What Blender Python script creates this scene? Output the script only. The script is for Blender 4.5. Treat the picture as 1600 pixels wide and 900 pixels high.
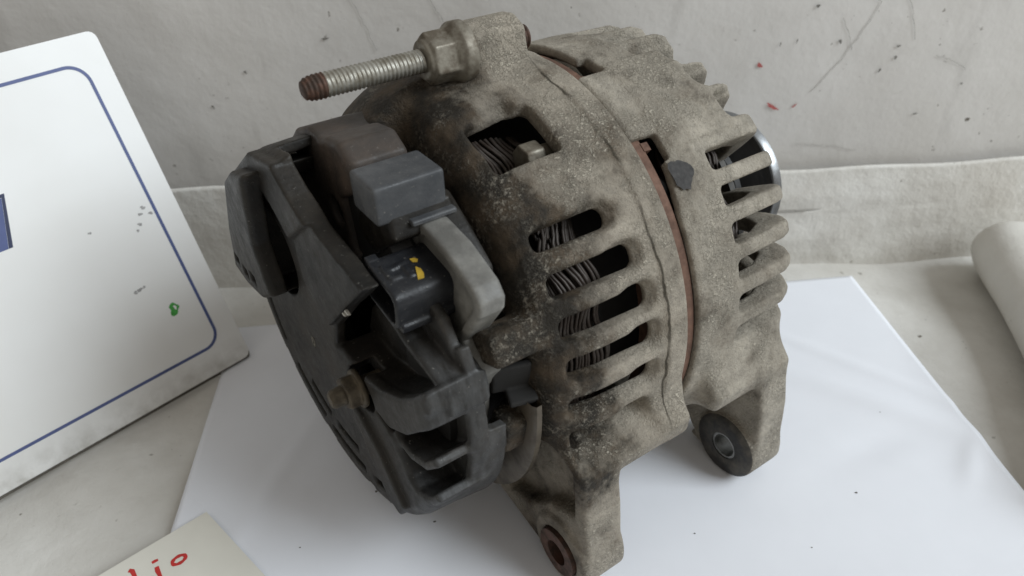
import bpy, bmesh, math, random
import numpy as np
from mathutils import Matrix, Vector

random.seed(7)
rng = np.random.default_rng(7)
for o in list(bpy.data.objects):
    bpy.data.objects.remove(o, do_unlink=True)
SC = bpy.context.scene
COL = SC.collection
MM = 0.001

# ------------------------------------------------------------------ camera
PITCH, ROLL, CAMH = math.radians(36.54), math.radians(-2.29), 0.21719
fw = Vector((0, math.cos(PITCH), -math.sin(PITCH)))
up0 = Vector((0, math.sin(PITCH), math.cos(PITCH)))
rt0 = Vector((1, 0, 0))
rt = rt0 * math.cos(ROLL) + up0 * math.sin(ROLL)
up = -rt0 * math.sin(ROLL) + up0 * math.cos(ROLL)
cd = bpy.data.cameras.new('camera')
cam = bpy.data.objects.new('camera', cd)
COL.objects.link(cam)
cam.matrix_world = Matrix(((rt.x, up.x, -fw.x, 0), (rt.y, up.y, -fw.y, 0), (rt.z, up.z, -fw.z, CAMH), (0, 0, 0, 1)))
cd.sensor_width = 36.0
cd.lens = 1155 / 1600 * 36
cd.clip_start = 0.005
cd.clip_end = 20
cd.dof.use_dof = True
cd.dof.focus_distance = 0.222
cd.dof.aperture_fstop = 15.0
SC.camera = cam

# ------------------------------------------------------------------ light
wd = bpy.data.worlds.new('World')
SC.world = wd
wd.use_nodes = True
bg = wd.node_tree.nodes['Background']
bg.inputs[0].default_value = (1.0, 0.94, 0.85, 1)
bg.inputs[1].default_value = 0.365


def area(name, loc, target, size, size_y, power, col):
    l = bpy.data.lights.new(name, 'AREA')
    l.shape = 'RECTANGLE'
    l.size, l.size_y, l.energy, l.color = size, size_y, power, col
    o = bpy.data.objects.new(name, l)
    COL.objects.link(o)
    o.location = loc
    o.rotation_euler = (Vector(target) - Vector(loc)).to_track_quat('-Z', 'Y').to_euler()
    return o


area('window_light', (1.91, -0.40, 1.63), (0.0, 0.22, 0.03), 1.25, 1.40, 63.0, (0.87, 0.945, 1.0))
SC.view_settings.view_transform = 'Standard'
SC.view_settings.look = 'None'
SC.view_settings.gamma = 1
SC.view_settings.use_curve_mapping = False
SC.view_settings.exposure = 0.0


# ------------------------------------------------------------------ helpers: materials
def new_mat(name):
    m = bpy.data.materials.new(name)
    m.use_nodes = True
    nt = m.node_tree
    return m, nt, nt.nodes['Principled BSDF']


def N(nt, kind, **kw):
    n = nt.nodes.new(kind)
    for k, v in kw.items():
        if k == 'inp':
            for a, b in v.items():
                n.inputs[a].default_value = b
        else:
            setattr(n, k, v)
    return n


def coords(nt):
    return N(nt, 'ShaderNodeTexCoord').outputs['Object']


def noise(nt, vec, scale, detail=4, rough=0.55, w=None):
    n = N(nt, 'ShaderNodeTexNoise', inp={'Scale': scale, 'Detail': detail, 'Roughness': rough})
    if w is not None:
        mp = N(nt, 'ShaderNodeMapping', inp={'Location': w})
        nt.links.new(vec, mp.inputs['Vector'])
        vec = mp.outputs[0]
    nt.links.new(vec, n.inputs['Vector'])
    return n.outputs['Fac']


def ramp(nt, fac, lo, hi, a=0.0, b=1.0):
    r = N(nt, 'ShaderNodeMapRange', inp={'From Min': lo, 'From Max': hi, 'To Min': a, 'To Max': b})
    nt.links.new(fac, r.inputs['Value'])
    return r.outputs[0]


def math_(nt, op, a, b, clamp=False):
    n = N(nt, 'ShaderNodeMath', operation=op, use_clamp=clamp)
    for i, v in enumerate((a, b)):
        if isinstance(v, (int, float)):
            n.inputs[i].default_value = v
        else:
            nt.links.new(v, n.inputs[i])
    return n.outputs[0]


def mix(nt, fac, a, b):
    n = N(nt, 'ShaderNodeMix', data_type='RGBA')
    if isinstance(fac, (int, float)):
        n.inputs[0].default_value = fac
    else:
        nt.links.new(fac, n.inputs[0])
    for i, v in ((6, a), (7, b)):
        if isinstance(v, tuple):
            n.inputs[i].default_value = (*v, 1)
        else:
            nt.links.new(v, n.inputs[i])
    return n.outputs[2]


def bump(nt, bs, h, strength, dist):
    b = N(nt, 'ShaderNodeBump', inp={'Strength': strength, 'Distance': dist})
    nt.links.new(h, b.inputs['Height'])
    nt.links.new(b.outputs[0], bs.inputs['Normal'])


def mat_cast(name, grime_lo, grime_hi, base, dirt=(0.020, 0.016, 0.011), speck=0.6, soot=1.0, seam=None):
    m, nt, bs = new_mat(name)
    c = coords(nt)
    sx = N(nt, 'ShaderNodeSeparateXYZ')
    nt.links.new(c, sx.inputs[0])
    big = noise(nt, c, 34, 5, 0.62)
    mid = noise(nt, c, 150, 6, 0.68, (3, 1, 2))
    fine = noise(nt, c, 820, 5, 0.72, (7, 5, 1))
    vfine = noise(nt, c, 2000, 3, 0.65, (1, 9, 4))
    clus = noise(nt, c, 70, 4, 0.6, (5, 3, 3))
    col = mix(nt, ramp(nt, mid, 0.38, 0.66), tuple(v * 0.80 for v in base), tuple(min(1, v * 1.30) for v in base))
    col = mix(nt, ramp(nt, fine, 0.36, 0.50, 0.45, 0.0), col, tuple(v * 0.42 for v in base))
    # thin brown film in drifts
    film = math_(nt, 'MULTIPLY', ramp(nt, big, 0.44, 0.66), ramp(nt, mid, 0.34, 0.6, 0.35, 1.0), True)
    col = mix(nt, math_(nt, 'MULTIPLY', film, 0.62 * soot), col, (0.105, 0.082, 0.054))
    # oily dirt, thicker towards the terminal end and thinner on the low lugs
    g = ramp(nt, sx.outputs[0], grime_lo * MM, grime_hi * MM, 0.0, 1.15)
    g = math_(nt, 'MULTIPLY', g, ramp(nt, sx.outputs[2], -0.036, 0.0, 0.2, 1.0))
    g = math_(nt, 'ADD', g, ramp(nt, big, 0.32, 0.70, -0.34, 0.34))
    g = math_(nt, 'ADD', g, ramp(nt, mid, 0.3, 0.7, -0.34, 0.34))
    g = math_(nt, 'MULTIPLY', g, 1.5, True)
    brown = mix(nt, ramp(nt, noise(nt, c, 110, 4, 0.6, (2, 2, 8)), 0.42, 0.66), dirt, (0.085, 0.062, 0.040))
    col = mix(nt, g, col, brown)
    # crusts of white corrosion: ragged clusters, not single dots
    cl = ramp(nt, clus, 0.46, 0.60)
    s = math_(nt, 'MULTIPLY', ramp(nt, fine, 0.50, 0.60), cl, True)
    s = math_(nt, 'MULTIPLY', s, speck, True)
    col = mix(nt, math_(nt, 'MULTIPLY', s, ramp(nt, g, 0.2, 1.0, 0.75, 0.38)), col, (0.56, 0.51, 0.42))
    s2 = math_(nt, 'MULTIPLY', ramp(nt, vfine, 0.57, 0.64), ramp(nt, clus, 0.46, 0.62, 0.0, 0.7), True)
    col = mix(nt, math_(nt, 'MULTIPLY', s2, ramp(nt, g, 0.0, 1.0, 0.75 * speck, 0.30 * speck)), col, (0.56, 0.51, 0.41))
    if seam is not None:      # thin broken dark line coloured in along the casting's parting seam
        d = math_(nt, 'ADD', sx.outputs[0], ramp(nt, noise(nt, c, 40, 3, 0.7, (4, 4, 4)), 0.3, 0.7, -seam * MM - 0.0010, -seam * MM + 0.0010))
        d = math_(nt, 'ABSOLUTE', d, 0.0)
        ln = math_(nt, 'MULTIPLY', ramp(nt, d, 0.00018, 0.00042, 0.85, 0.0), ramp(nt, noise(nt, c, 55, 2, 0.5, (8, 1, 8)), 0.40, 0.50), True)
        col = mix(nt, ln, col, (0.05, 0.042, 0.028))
    nt.links.new(col, bs.inputs['Base Color'])
    bs.inputs['Metallic'].default_value = 0.10
    nt.links.new(ramp(nt, fine, 0.3, 0.7, 0.52, 0.85), bs.inputs['Roughness'])
    bs.inputs['Specular IOR Level'].default_value = 0.35
    h = math_(nt, 'ADD', math_(nt, 'MULTIPLY', fine, 0.9), math_(nt, 'MULTIPLY', vfine, 0.5))
    h = math_(nt, 'ADD', h, math_(nt, 'MULTIPLY', s, 0.9))
    h = math_(nt, 'ADD', h, math_(nt, 'MULTIPLY', mid, 0.8))
    bump(nt, bs, h, 0.9, 0.0007)
    return m


def mat_plastic(name, base, dust=(0.13, 0.12, 0.10), amount=0.5, rough=0.5, scuff=0.0):
    m, nt, bs = new_mat(name)
    c = coords(nt)
    big = noise(nt, c, 45, 5, 0.65)
    mid = noise(nt, c, 210, 5, 0.7, (4, 1, 1))
    fine = noise(nt, c, 900, 3, 0.6, (2, 6, 1))
    geo = N(nt, 'ShaderNodeNewGeometry')
    edge = ramp(nt, geo.outputs['Pointiness'], 0.52, 0.62, 0.0, 0.5)
    d = math_(nt, 'MULTIPLY', ramp(nt, big, 0.38, 0.7), ramp(nt, mid, 0.3, 0.65, 0.2, 1.0))
    d = math_(nt, 'MULTIPLY', d, amount)
    d = math_(nt, 'ADD', d, math_(nt, 'MULTIPLY', edge, ramp(nt, mid, 0.4, 0.6)), True)
    col = mix(nt, d, base, dust)
    if scuff:      # scratched grey where the rim of the cover has been rubbed
        sy = N(nt, 'ShaderNodeSeparateXYZ')
        nt.links.new(c, sy.inputs[0])
        mp = N(nt, 'ShaderNodeMapping', inp={'Scale': (420, 140, 140)})
        nt.links.new(c, mp.inputs['Vector'])
        scr = noise(nt, mp.outputs[0], 1.0, 4, 0.7)
        w = math_(nt, 'MULTIPLY', ramp(nt, sy.outputs[1], -0.034, -0.058), ramp(nt, scr, 0.25, 0.75), True)
        col = mix(nt, math_(nt, 'MULTIPLY', w, scuff), col, (0.17, 0.175, 0.18))
    sp = ramp(nt, fine, 0.66, 0.72, 0.0, 0.5)
    col = mix(nt, sp, col, (0.22, 0.21, 0.19))
    nt.links.new(col, bs.inputs['Base Color'])
    nt.links.new(ramp(nt, mid, 0.3, 0.7, rough - 0.08, rough + 0.18), bs.inputs['Roughness'])
    bs.inputs['Specular IOR Level'].default_value = 0.32
    bump(nt, bs, math_(nt, 'ADD', fine, mid), 0.25, 0.0004)
    return m


def mat_metal(name, base, alt, lo=0.4, hi=0.6, scale=260, metallic=0.8, r0=0.3, r1=0.6, bumpd=0.0003):
    m, nt, bs = new_mat(name)
    c = coords(nt)
    n1 = noise(nt, c, scale, 5, 0.65)
    nt.links.new(mix(nt, ramp(nt, n1, lo, hi), base, alt), bs.inputs['Base Color'])
    nt.links.new(ramp(nt, n1, 0.3, 0.7, r0, r1), bs.inputs['Roughness'])
    bs.inputs['Metallic'].default_value = metallic
    bump(nt, bs, noise(nt, c, scale * 3, 3, 0.6, (1, 2, 3)), 0.35, bumpd)
    return m


def mat_plain(name, colr, rough=0.6, var=0.1, scale=300, metallic=0.0):
    m, nt, bs = new_mat(name)
    c = coords(nt)
    nt.links.new(mix(nt, ramp(nt, noise(nt, c, scale), 0.3, 0.7), tuple(v * (1 - var) for v in colr), tuple(min(1, v * (1 + var)) for v in colr)), bs.inputs['Base Color'])
    bs.inputs['Roughness'].default_value = rough
    bs.inputs['Metallic'].default_value = metallic
    return m


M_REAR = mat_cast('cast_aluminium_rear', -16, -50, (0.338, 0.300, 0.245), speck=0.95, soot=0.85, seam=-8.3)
# object x is negative towards the terminals, so the rear gradient runs from -8 to -52
M_FRONT = mat_cast('cast_aluminium_front', 400, 900, (0.355, 0.320, 0.265), speck=0.8, soot=0.75)
M_BLACK = mat_plastic('black_cover_plastic', (0.0085, 0.0079, 0.0070), (0.050, 0.041, 0.031), 0.7, 0.46, 0.32)
M_GREY = mat_plastic('grey_plastic', (0.05, 0.053, 0.058), (0.17, 0.17, 0.17), 0.7, 0.42)
M_SHIELD = mat_plastic('dusty_shield_plastic', (0.12, 0.117, 0.108), (0.36, 0.35, 0.32), 1.0, 0.42)
M_PLUG = mat_plastic('plug_plastic', (0.012, 0.013, 0.016), (0.06, 0.06, 0.06), 0.5, 0.36)
M_CAP = mat_plastic('brown_cap_plastic', (0.045, 0.039, 0.035), (0.14, 0.10, 0.075), 0.7)
M_RUST = mat_metal('rusty_steel', (0.165, 0.088, 0.058), (0.095, 0.052, 0.036), 0.35, 0.65, 300, 0.15, 0.7, 0.9)
M_ZINC = mat_metal('zinc_thread', (0.42, 0.41, 0.37), (0.25, 0.23, 0.19), 0.42, 0.62, 240, 0.75, 0.35, 0.55)
M_NUT = mat_metal('dull_steel_nut', (0.24, 0.22, 0.18), (0.115, 0.095, 0.07), 0.4, 0.62, 190, 0.45, 0.42, 0.65)
M_BRASS = mat_metal('tarnished_brass', (0.10, 0.08, 0.054), (0.045, 0.036, 0.025), 0.4, 0.65, 260, 0.5, 0.5, 0.7)
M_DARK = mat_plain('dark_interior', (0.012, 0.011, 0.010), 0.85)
M_WIRE = mat_metal('enamelled_wire', (0.042, 0.030, 0.023), (0.07, 0.058, 0.05), 0.4, 0.62, 200, 0.3, 0.4, 0.6)
M_PULLEY = mat_metal('pulley_steel', (0.018, 0.018, 0.019), (0.009, 0.009, 0.009), 0.35, 0.6, 90, 0.0, 0.38, 0.55)
M_RIM = mat_metal('polished_rim', (0.27, 0.28, 0.29), (0.11, 0.105, 0.10), 0.42, 0.64, 60, 0.85, 0.32, 0.48)
M_BUSH = mat_metal('worn_bush', (0.098, 0.048, 0.032), (0.045, 0.028, 0.02), 0.40, 0.60, 330, 0.3, 0.5, 0.8)
M_BUSHD = mat_metal('dark_bush', (0.030, 0.029, 0.028), (0.125, 0.112, 0.092), 0.42, 0.70, 170, 0.3, 0.45, 0.75)
M_BORE = mat_metal('bright_bore', (0.45, 0.45, 0.44), (0.2, 0.2, 0.19), 0.4, 0.62, 230, 0.9, 0.3, 0.45)
M_RING = mat_metal('worn_ring', (0.10, 0.082, 0.06), (0.045, 0.036, 0.026), 0.42, 0.62, 90, 0.2, 0.4, 0.7)
M_STAIN = mat_plain('black_stain', (0.035, 0.033, 0.032), 0.8, 0.5, 900)
M_MARK = mat_plain('moulded_mark', (0.16, 0.15, 0.12), 0.7, 0.2, 900)
M_YELLOW = mat_plain('yellow_paint', (0.50, 0.33, 0.035), 0.55, 0.2, 500)
M_PALE = mat_plain('pale_chip', (0.45, 0.44, 0.40), 0.8, 0.2, 900)


# ------------------------------------------------------------------ helpers: objects
def mesh_obj(name, verts, faces, mat, parent=None, smooth=True, loc=None):
    me = bpy.data.meshes.new(name)
    if isinstance(verts, np.ndarray):
        verts = verts.tolist()
    if isinstance(faces, np.ndarray):
        faces = faces.tolist()
    me.from_pydata(verts, [], faces)
    me.update()
    me.materials.append(mat)
    if smooth:
        me.polygons.foreach_set('use_smooth', [True] * len(me.polygons))
    o = bpy.data.objects.new(name, me)
    COL.objects.link(o)
    if parent is not None:
        o.parent = parent
    if loc is not None:
        o.location = loc
    return o


def tag(o, label=None, cat=None, kind=None, group=None):
    for k, v in (('label', label), ('category', cat), ('kind', kind), ('group', group)):
        if v:
            o[k] = v
    return o


# ------------------------------------------------------------------ signed distance modelling
class Grid:
    def __init__(s, lo, hi, h):
        s.lo, s.h = np.array(lo, np.float32), h
        n = [int(math.ceil((b - a) / h)) + 1 for a, b in zip(lo, hi)]
        ax = [(lo[i] + h * np.arange(n[i])).astype(np.float32) for i in range(3)]
        s.ax = ax
        s.F = np.full(n, 50.0, np.float32)

    def sl(s, lo, hi):
        r = []
        for i in range(3):
            a = max(0, int(math.floor((lo[i] - s.lo[i]) / s.h)))
            b = min(len(s.ax[i]), int(math.ceil((hi[i] - s.lo[i]) / s.h)) + 1)
            r.append(slice(a, max(a, b)))
        return tuple(r)

    def xyz(s, q):
        return s.ax[0][q[0]][:, None, None], s.ax[1][q[1]][None, :, None], s.ax[2][q[2]][None, None, :]

    def _q(s, box):
        return s.sl(*box) if box else (slice(None),) * 3

    def add(s, f, k=0.0, box=None):
        q = s._q(box)
        a, b = s.F[q], f(*s.xyz(q))
        s.F[q] = smin(a, b, k)

    def cut(s, f, k=0.0, box=None):
        q = s._q(box)
        a, b = s.F[q], f(*s.xyz(q))
        s.F[q] = -smin(-a, b, k)

    def keep(s, f, k=0.0):
        a, b = s.F, f(*s.xyz((slice(None),) * 3))
        s.F = -smin(-a, -b, k)

    def mesh(s):
        F = s.F
        F[0], F[-1] = np.maximum(F[0], .01), np.maximum(F[-1], .01)
        F[:, 0], F[:, -1] = np.maximum(F[:, 0], .01), np.maximum(F[:, -1], .01)
        F[:, :, 0], F[:, :, -1] = np.maximum(F[:, :, 0], .01), np.maximum(F[:, :, -1], .01)
        I = F < 0
        n = np.array(F.shape)
        cs = np.zeros(n - 1, np.int8)
        for dx in (0, 1):
            for dy in (0, 1):
                for dz in (0, 1):
                    cs += I[dx:n[0] - 1 + dx, dy:n[1] - 1 + dy, dz:n[2] - 1 + dz]
        act = (cs > 0) & (cs < 8)
        ci = np.argwhere(act)
        idx = np.full(n - 1, -1, np.int32)
        idx[act] = np.arange(len(ci))
        acc = np.zeros((len(ci), 3), np.float32)
        cnt = np.zeros(len(ci), np.float32)
        cor = [(a, b, c) for a in (0, 1) for b in (0, 1) for c in (0, 1)]
        val = {c: F[ci[:, 0] + c[0], ci[:, 1] + c[1], ci[:, 2] + c[2]] for c in cor}
        for c in cor:
            for d in range(3):
                if c[d] == 0:
                    e = list(c)
                    e[d] = 1
                    va, vb = val[c], val[tuple(e)]
                    m = (va < 0) != (vb < 0)
                    t = np.where(m, va / np.where(m, va - vb, 1), 0)
                    p = np.array(c, np.float32)[None, :].repeat(len(ci), 0)
                    p[:, d] = t
                    acc += p * m[:, None]
                    cnt += m
        V = (ci + acc / cnt[:, None]) * s.h + s.lo
        faces = []
        for d in range(3):
            e, g = [(1, 2), (2, 0), (0, 1)][d]
            A = [slice(None)] * 3
            B = [slice(None)] * 3
            A[d], B[d] = slice(0, -1), slice(1, None)
            ch = I[tuple(A)] != I[tuple(B)]
            st = I[tuple(A)]
            p = np.argwhere(ch)
            p = p[(p[:, e] > 0) & (p[:, g] > 0) & (p[:, e] < n[e] - 1) & (p[:, g] < n[g] - 1)]
            fl = st[p[:, 0], p[:, 1], p[:, 2]]
            ue, ug = np.zeros(3, int), np.zeros(3, int)
            ue[e], ug[g] = 1, 1
            q = [p - ue - ug, p - ug, p, p - ue]
            ids = np.stack([idx[a[:, 0], a[:, 1], a[:, 2]] for a in q], 1)
            ids[~fl] = ids[~fl][:, ::-1]
            faces.append(ids)
        return V, np.concatenate(faces)

    def build(s, name, mat, parent, relax=1):
        V, Q = s.mesh()
        V = V.astype(np.float64)
        for _ in range(relax):       # light smoothing takes the voxel grain off
            S = np.zeros_like(V)
            C = np.zeros(len(V))
            for a, b in ((0, 1), (1, 2), (2, 3), (3, 0)):
                np.add.at(S, Q[:, a], V[Q[:, b]])
                np.add.at(S, Q[:, b], V[Q[:, a]])
                np.add.at(C, Q[:, a], 1)
                np.add.at(C, Q[:, b], 1)
            V = V * 0.62 + 0.38 * S / C[:, None]
        V[:, 1] *= -1
        Q = Q[:, ::-1]
        return fast_mesh(name, V * MM, Q, mat, parent)


def fast_mesh(name, V, Q, mat, parent):
    me = bpy.data.meshes.new(name)
    me.vertices.add(len(V))
    me.vertices.foreach_set('co', np.ascontiguousarray(V, np.float32).ravel())
    me.loops.add(Q.size)
    me.loops.foreach_set('vertex_index', np.ascontiguousarray(Q, np.int32).ravel())
    me.polygons.add(len(Q))
    me.polygons.foreach_set('loop_start', (np.arange(len(Q)) * 4).astype(np.int32))
    me.polygons.foreach_set('use_smooth', np.ones(len(Q), bool))
    me.update(calc_edges=True)
    me.validate()
    me.materials.append(mat)
    o = bpy.data.objects.new(name, me)
    COL.objects.link(o)
    o.parent = parent
    return o


def smin(a, b, k):
    if k <= 0:
        return np.minimum(a, b)
    h = np.maximum(k - np.abs(a - b), 0) / k
    return np.minimum(a, b) - h * h * (k * 0.25)


def fbox(c, half, r=0.0, rx=0.0, rz=0.0, ry=0.0):
    ca, sa = math.cos(math.radians(rx)), math.sin(math.radians(rx))
    cz, sz = math.cos(math.radians(rz)), math.sin(math.radians(rz))
    cy, sy = math.cos(math.radians(ry)), math.sin(math.radians(ry))

    def f(X, Y, Z):
        x, y, z = X - c[0], Y - c[1], Z - c[2]
        if rz:
            x, y = cz * x + sz * y, -sz * x + cz * y
        if ry:
            x, z = cy * x + sy * z, -sy * x + cy * z
        if rx:
            y, z = ca * y + sa * z, -sa * y + ca * z
        qx, qy, qz = np.abs(x) - half[0] + r, np.abs(y) - half[1] + r, np.abs(z) - half[2] + r
        o = np.sqrt(np.maximum(qx, 0) ** 2 + np.maximum(qy, 0) ** 2 + np.maximum(qz, 0) ** 2)
        return o + np.minimum(np.maximum(np.maximum(qx, qy), qz), 0) - r
    return f


def ext(d2, X, x0, x1, r=0.0):
    """extrude a 2-D distance (over y,z) along x with rounded ends"""
    a, b = d2 + r, np.abs(X - (x0 + x1) / 2) - (x1 - x0) / 2 + r
    return np.sqrt(np.maximum(a, 0) ** 2 + np.maximum(b, 0) ** 2) + np.minimum(np.maximum(a, b), 0) - r


def fcyl(cy, cz, rad, x0, x1, r=0.0):
    return lambda X, Y, Z: ext(np.hypot(Y - cy, Z - cz) - rad, X, x0, x1, r)


def poly(P, A, B):
    P = np.array(P, float)
    d = None
    s = np.ones(np.broadcast(A, B).shape, np.float32)
    n = len(P)
    for i in range(n):
        a, b = P[i], P[i - 1]
        ex, ey = b - a
        wx, wy = A - a[0], B - a[1]
        t = np.clip((wx * ex + wy * ey) / (ex * ex + ey * ey), 0, 1)
        dd = (wx - ex * t) ** 2 + (wy - ey * t) ** 2
        d = dd if d is None else np.minimum(d, dd)
        c1, c2, c3 = B >= a[1], B < b[1], ex * wy > ey * wx
        s = np.where((c1 & c2 & c3) | (~c1 & ~c2 & ~c3), -s, s)
    return (s * np.sqrt(d)).astype(np.float32)


def fpoly(P, x0, x1, r=0.0):
    return lambda X, Y, Z: ext(poly(P, Y, Z), X, x0, x1, r)


def frev(P, rmax=110, h=0.2):
    """revolve an (x, r) outline"""
    P = np.array(P, float)

    def f(X, Y, Z):
        x = X.ravel()
        rr = np.arange(0, rmax, h, dtype=np.float32)
        T = poly(P, x[:, None], rr[None, :])
        R = np.hypot(Y, Z)[0] / h
        i = np.minimum(R.astype(np.int32), len(rr) - 2)
        w = (R - i).astype(np.float32)
        return T[:, i] * (1 - w) + T[:, i + 1] * w
    return f


def wrap(a):
    return (a + 180) % 360 - 180


def fslot(ph, width, x0, x1, r0, r1, rc=1.5, flare=0.0, rf=66.0):
    """a window in a round wall: x0..x1 along the axis, `width` mm along the circumference"""
    def f(X, Y, Z):
        R = np.hypot(Y, Z)
        s = np.radians(wrap(np.degrees(np.arctan2(Z, Y)) - ph)) * R
        e = flare * (R - rf)
        a = np.abs(s) - width / 2 - e + rc
        b = np.abs(X - (x0 + x1) / 2) - (x1 - x0) / 2 - e + rc
        d = np.sqrt(np.maximum(a, 0) ** 2 + np.maximum(b, 0) ** 2) + np.minimum(np.maximum(a, b), 0) - rc
        return np.maximum(d, np.maximum(r0 - R, R - r1))
    return f


def slot_box(ph, width, x0, x1, r0, r1, m=5):
    a = math.radians(ph)
    half = math.degrees((width / 2 + m) / max(r0, 1))
    pts = [(r * math.cos(a + math.radians(t)), r * math.sin(a + math.radians(t))) for r in (r0, r1) for t in (-half, 0, half)]
    ys, zs = [p[0] for p in pts], [p[1] for p in pts]
    return ((x0 - m, min(ys) - 1, min(zs) - 1), (x1 + m, max(ys) + 1, max(zs) + 1))


def fsector(p0, p1):
    """wedge between two angles (degrees), approximate distance"""
    c, hw = (p0 + p1) / 2, (p1 - p0) / 2

    def f(X, Y, Z):
        R = np.hypot(Y, Z)
        return (np.radians(np.abs(wrap(np.degrees(np.arctan2(Z, Y)) - c)) - hw) * R).astype(np.float32)
    return f


def both(*fs):
    def f(X, Y, Z):
        d = fs[0](X, Y, Z)
        for g in fs[1:]:
            d = np.maximum(d, g(X, Y, Z))
        return d
    return f


# ------------------------------------------------------------------ plain mesh builders in the alternator's own mm frame
def lathe(name, prof, mat, parent, cy=0, cz=0, n=64, closed=False, smooth=True, arc=None):
    V, Fq = [], []
    m = len(prof)
    a0, a1 = arc if arc else (0, 360)
    cols = n + 1 if arc else n
    for i in range(cols):
        a = math.radians(a0 + (a1 - a0) * i / n)
        for x, r in prof:
            V.append((x * MM, -(cy + r * math.cos(a)) * MM, (cz + r * math.sin(a)) * MM))
    for i in range(n):
        j = (i + 1) % cols
        for k in range(m if closed else m - 1):
            l = (k + 1) % m
            Fq.append((i * m + k, i * m + l, j * m + l, j * m + k))
    o = mesh_obj(name, V, Fq, mat, parent, smooth)
    if smooth:
        o.data.set_sharp_from_angle(angle=math.radians(40))
    return o


def tube(V, Fq, pts, rad, n=7):
    pts = [Vector(p) for p in pts]
    base = len(V)
    for i, p in enumerate(pts):
        t = (pts[min(i + 1, len(pts) - 1)] - pts[max(i - 1, 0)]).normalized()
        u = t.cross(Vector((0.3, 0.5, 0.8))).normalized()
        w = t.cross(u)
        for k in range(n):
            a = 2 * math.pi * k / n
            V.append(p + (u * math.cos(a) + w * math.sin(a)) * rad)
    for i in range(len(pts) - 1):
        for k in range(n):
            Fq.append((base + i * n + k, base + i * n + (k + 1) % n, base + (i + 1) * n + (k + 1) % n, base + (i + 1) * n + k))


def threaded(name, x0, x1, r, pitch, cy, cz, mat, parent, taper0=0.0, n=28):
    xs = np.arange(x0, x1 + 1e-6, pitch / 7)
    V, Fq = [], []
    for x in xs:
        for k in range(n):
            a = 2 * math.pi * k / n
            ph = (x / pitch + k / n) % 1.0
            d = 0.62 * pitch * 0.55 * (1 - abs(2 * ph - 1)) ** 1.2
            rr = r - 0.55 * pitch * 0.62 + d
            if taper0 and x - x0 < taper0:
                t = (x - x0) / taper0
                rr *= 0.55 + 0.45 * math.sqrt(max(0, 1 - (1 - t) ** 2))
            V.append((x * MM, -(cy + rr * math.cos(a)) * MM, (cz + rr * math.sin(a)) * MM))
    m = len(xs)
    for i in range(m - 1):
        for k in range(n):
            l = (k + 1) % n
            Fq.append((i * n + k, (i + 1) * n + k, (i + 1) * n + l, i * n + l))
    Fq.append(tuple(range(n)))
    Fq.append(tuple(range((m - 1) * n, m * n))[::-1])
    return mesh_obj(name, V, Fq, mat, parent)


def fhex(cy, cz, af, x0, x1, rot=0.0, dome=None, r=0.3):
    def f(X, Y, Z):
        d = None
        for k in range(3):
            a = math.radians(rot + 60 * k)
            e = np.abs((Y - cy) * math.cos(a) + (Z - cz) * math.sin(a)) - af / 2
            d = e if d is None else np.maximum(d, e)
        g = ext(d, X, x0, x1, r)
        if dome:
            R = np.hypot(Y - cy, Z - cz)
            g = np.maximum(g, (R - af / 2 * 1.02) * 0.5 + (x0 - X) * 0.86)
        return g
    return f


# ================================================================== SETTING
TABLE_Y = 0.3066   # foot of the wall


def fbm(X, Y, seed, scale, oct=4):
    r = np.random.default_rng(seed)
    out = np.zeros(np.broadcast(X, Y).shape)
    amp = 1.0
    for o in range(oct):
        for _ in range(4):
            a = r.uniform(0, 2 * math.pi)
            k = scale * 2 ** o * r.uniform(0.7, 1.4)
            out = out + amp * np.sin((X * math.cos(a) + Y * math.sin(a)) * k + r.uniform(0, 6.28) + 1.3 * np.sin((X * math.sin(a) - Y * math.cos(a)) * k * 0.6 + r.uniform(0, 6.28)))
        amp *= 0.5
    return out / 6


def sheet(name, xs, ys, zf, mat, parent=None, vertical=False):
    X, Y = np.meshgrid(xs, ys, indexing='ij')
    Zv = zf(X, Y)
    if vertical:
        V = np.stack([X, Zv, Y], -1).reshape(-1, 3)
    else:
        V = np.stack([X, Y, Zv], -1).reshape(-1, 3)
    nx, ny = len(xs), len(ys)
    i, j = np.meshgrid(np.arange(nx - 1), np.arange(ny - 1), indexing='ij')
    b = (i * ny + j).ravel()
    Q = np.stack([b, b + ny, b + ny + 1, b + 1], 1)
    return fast_mesh(name, V, Q, mat, parent)


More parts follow.
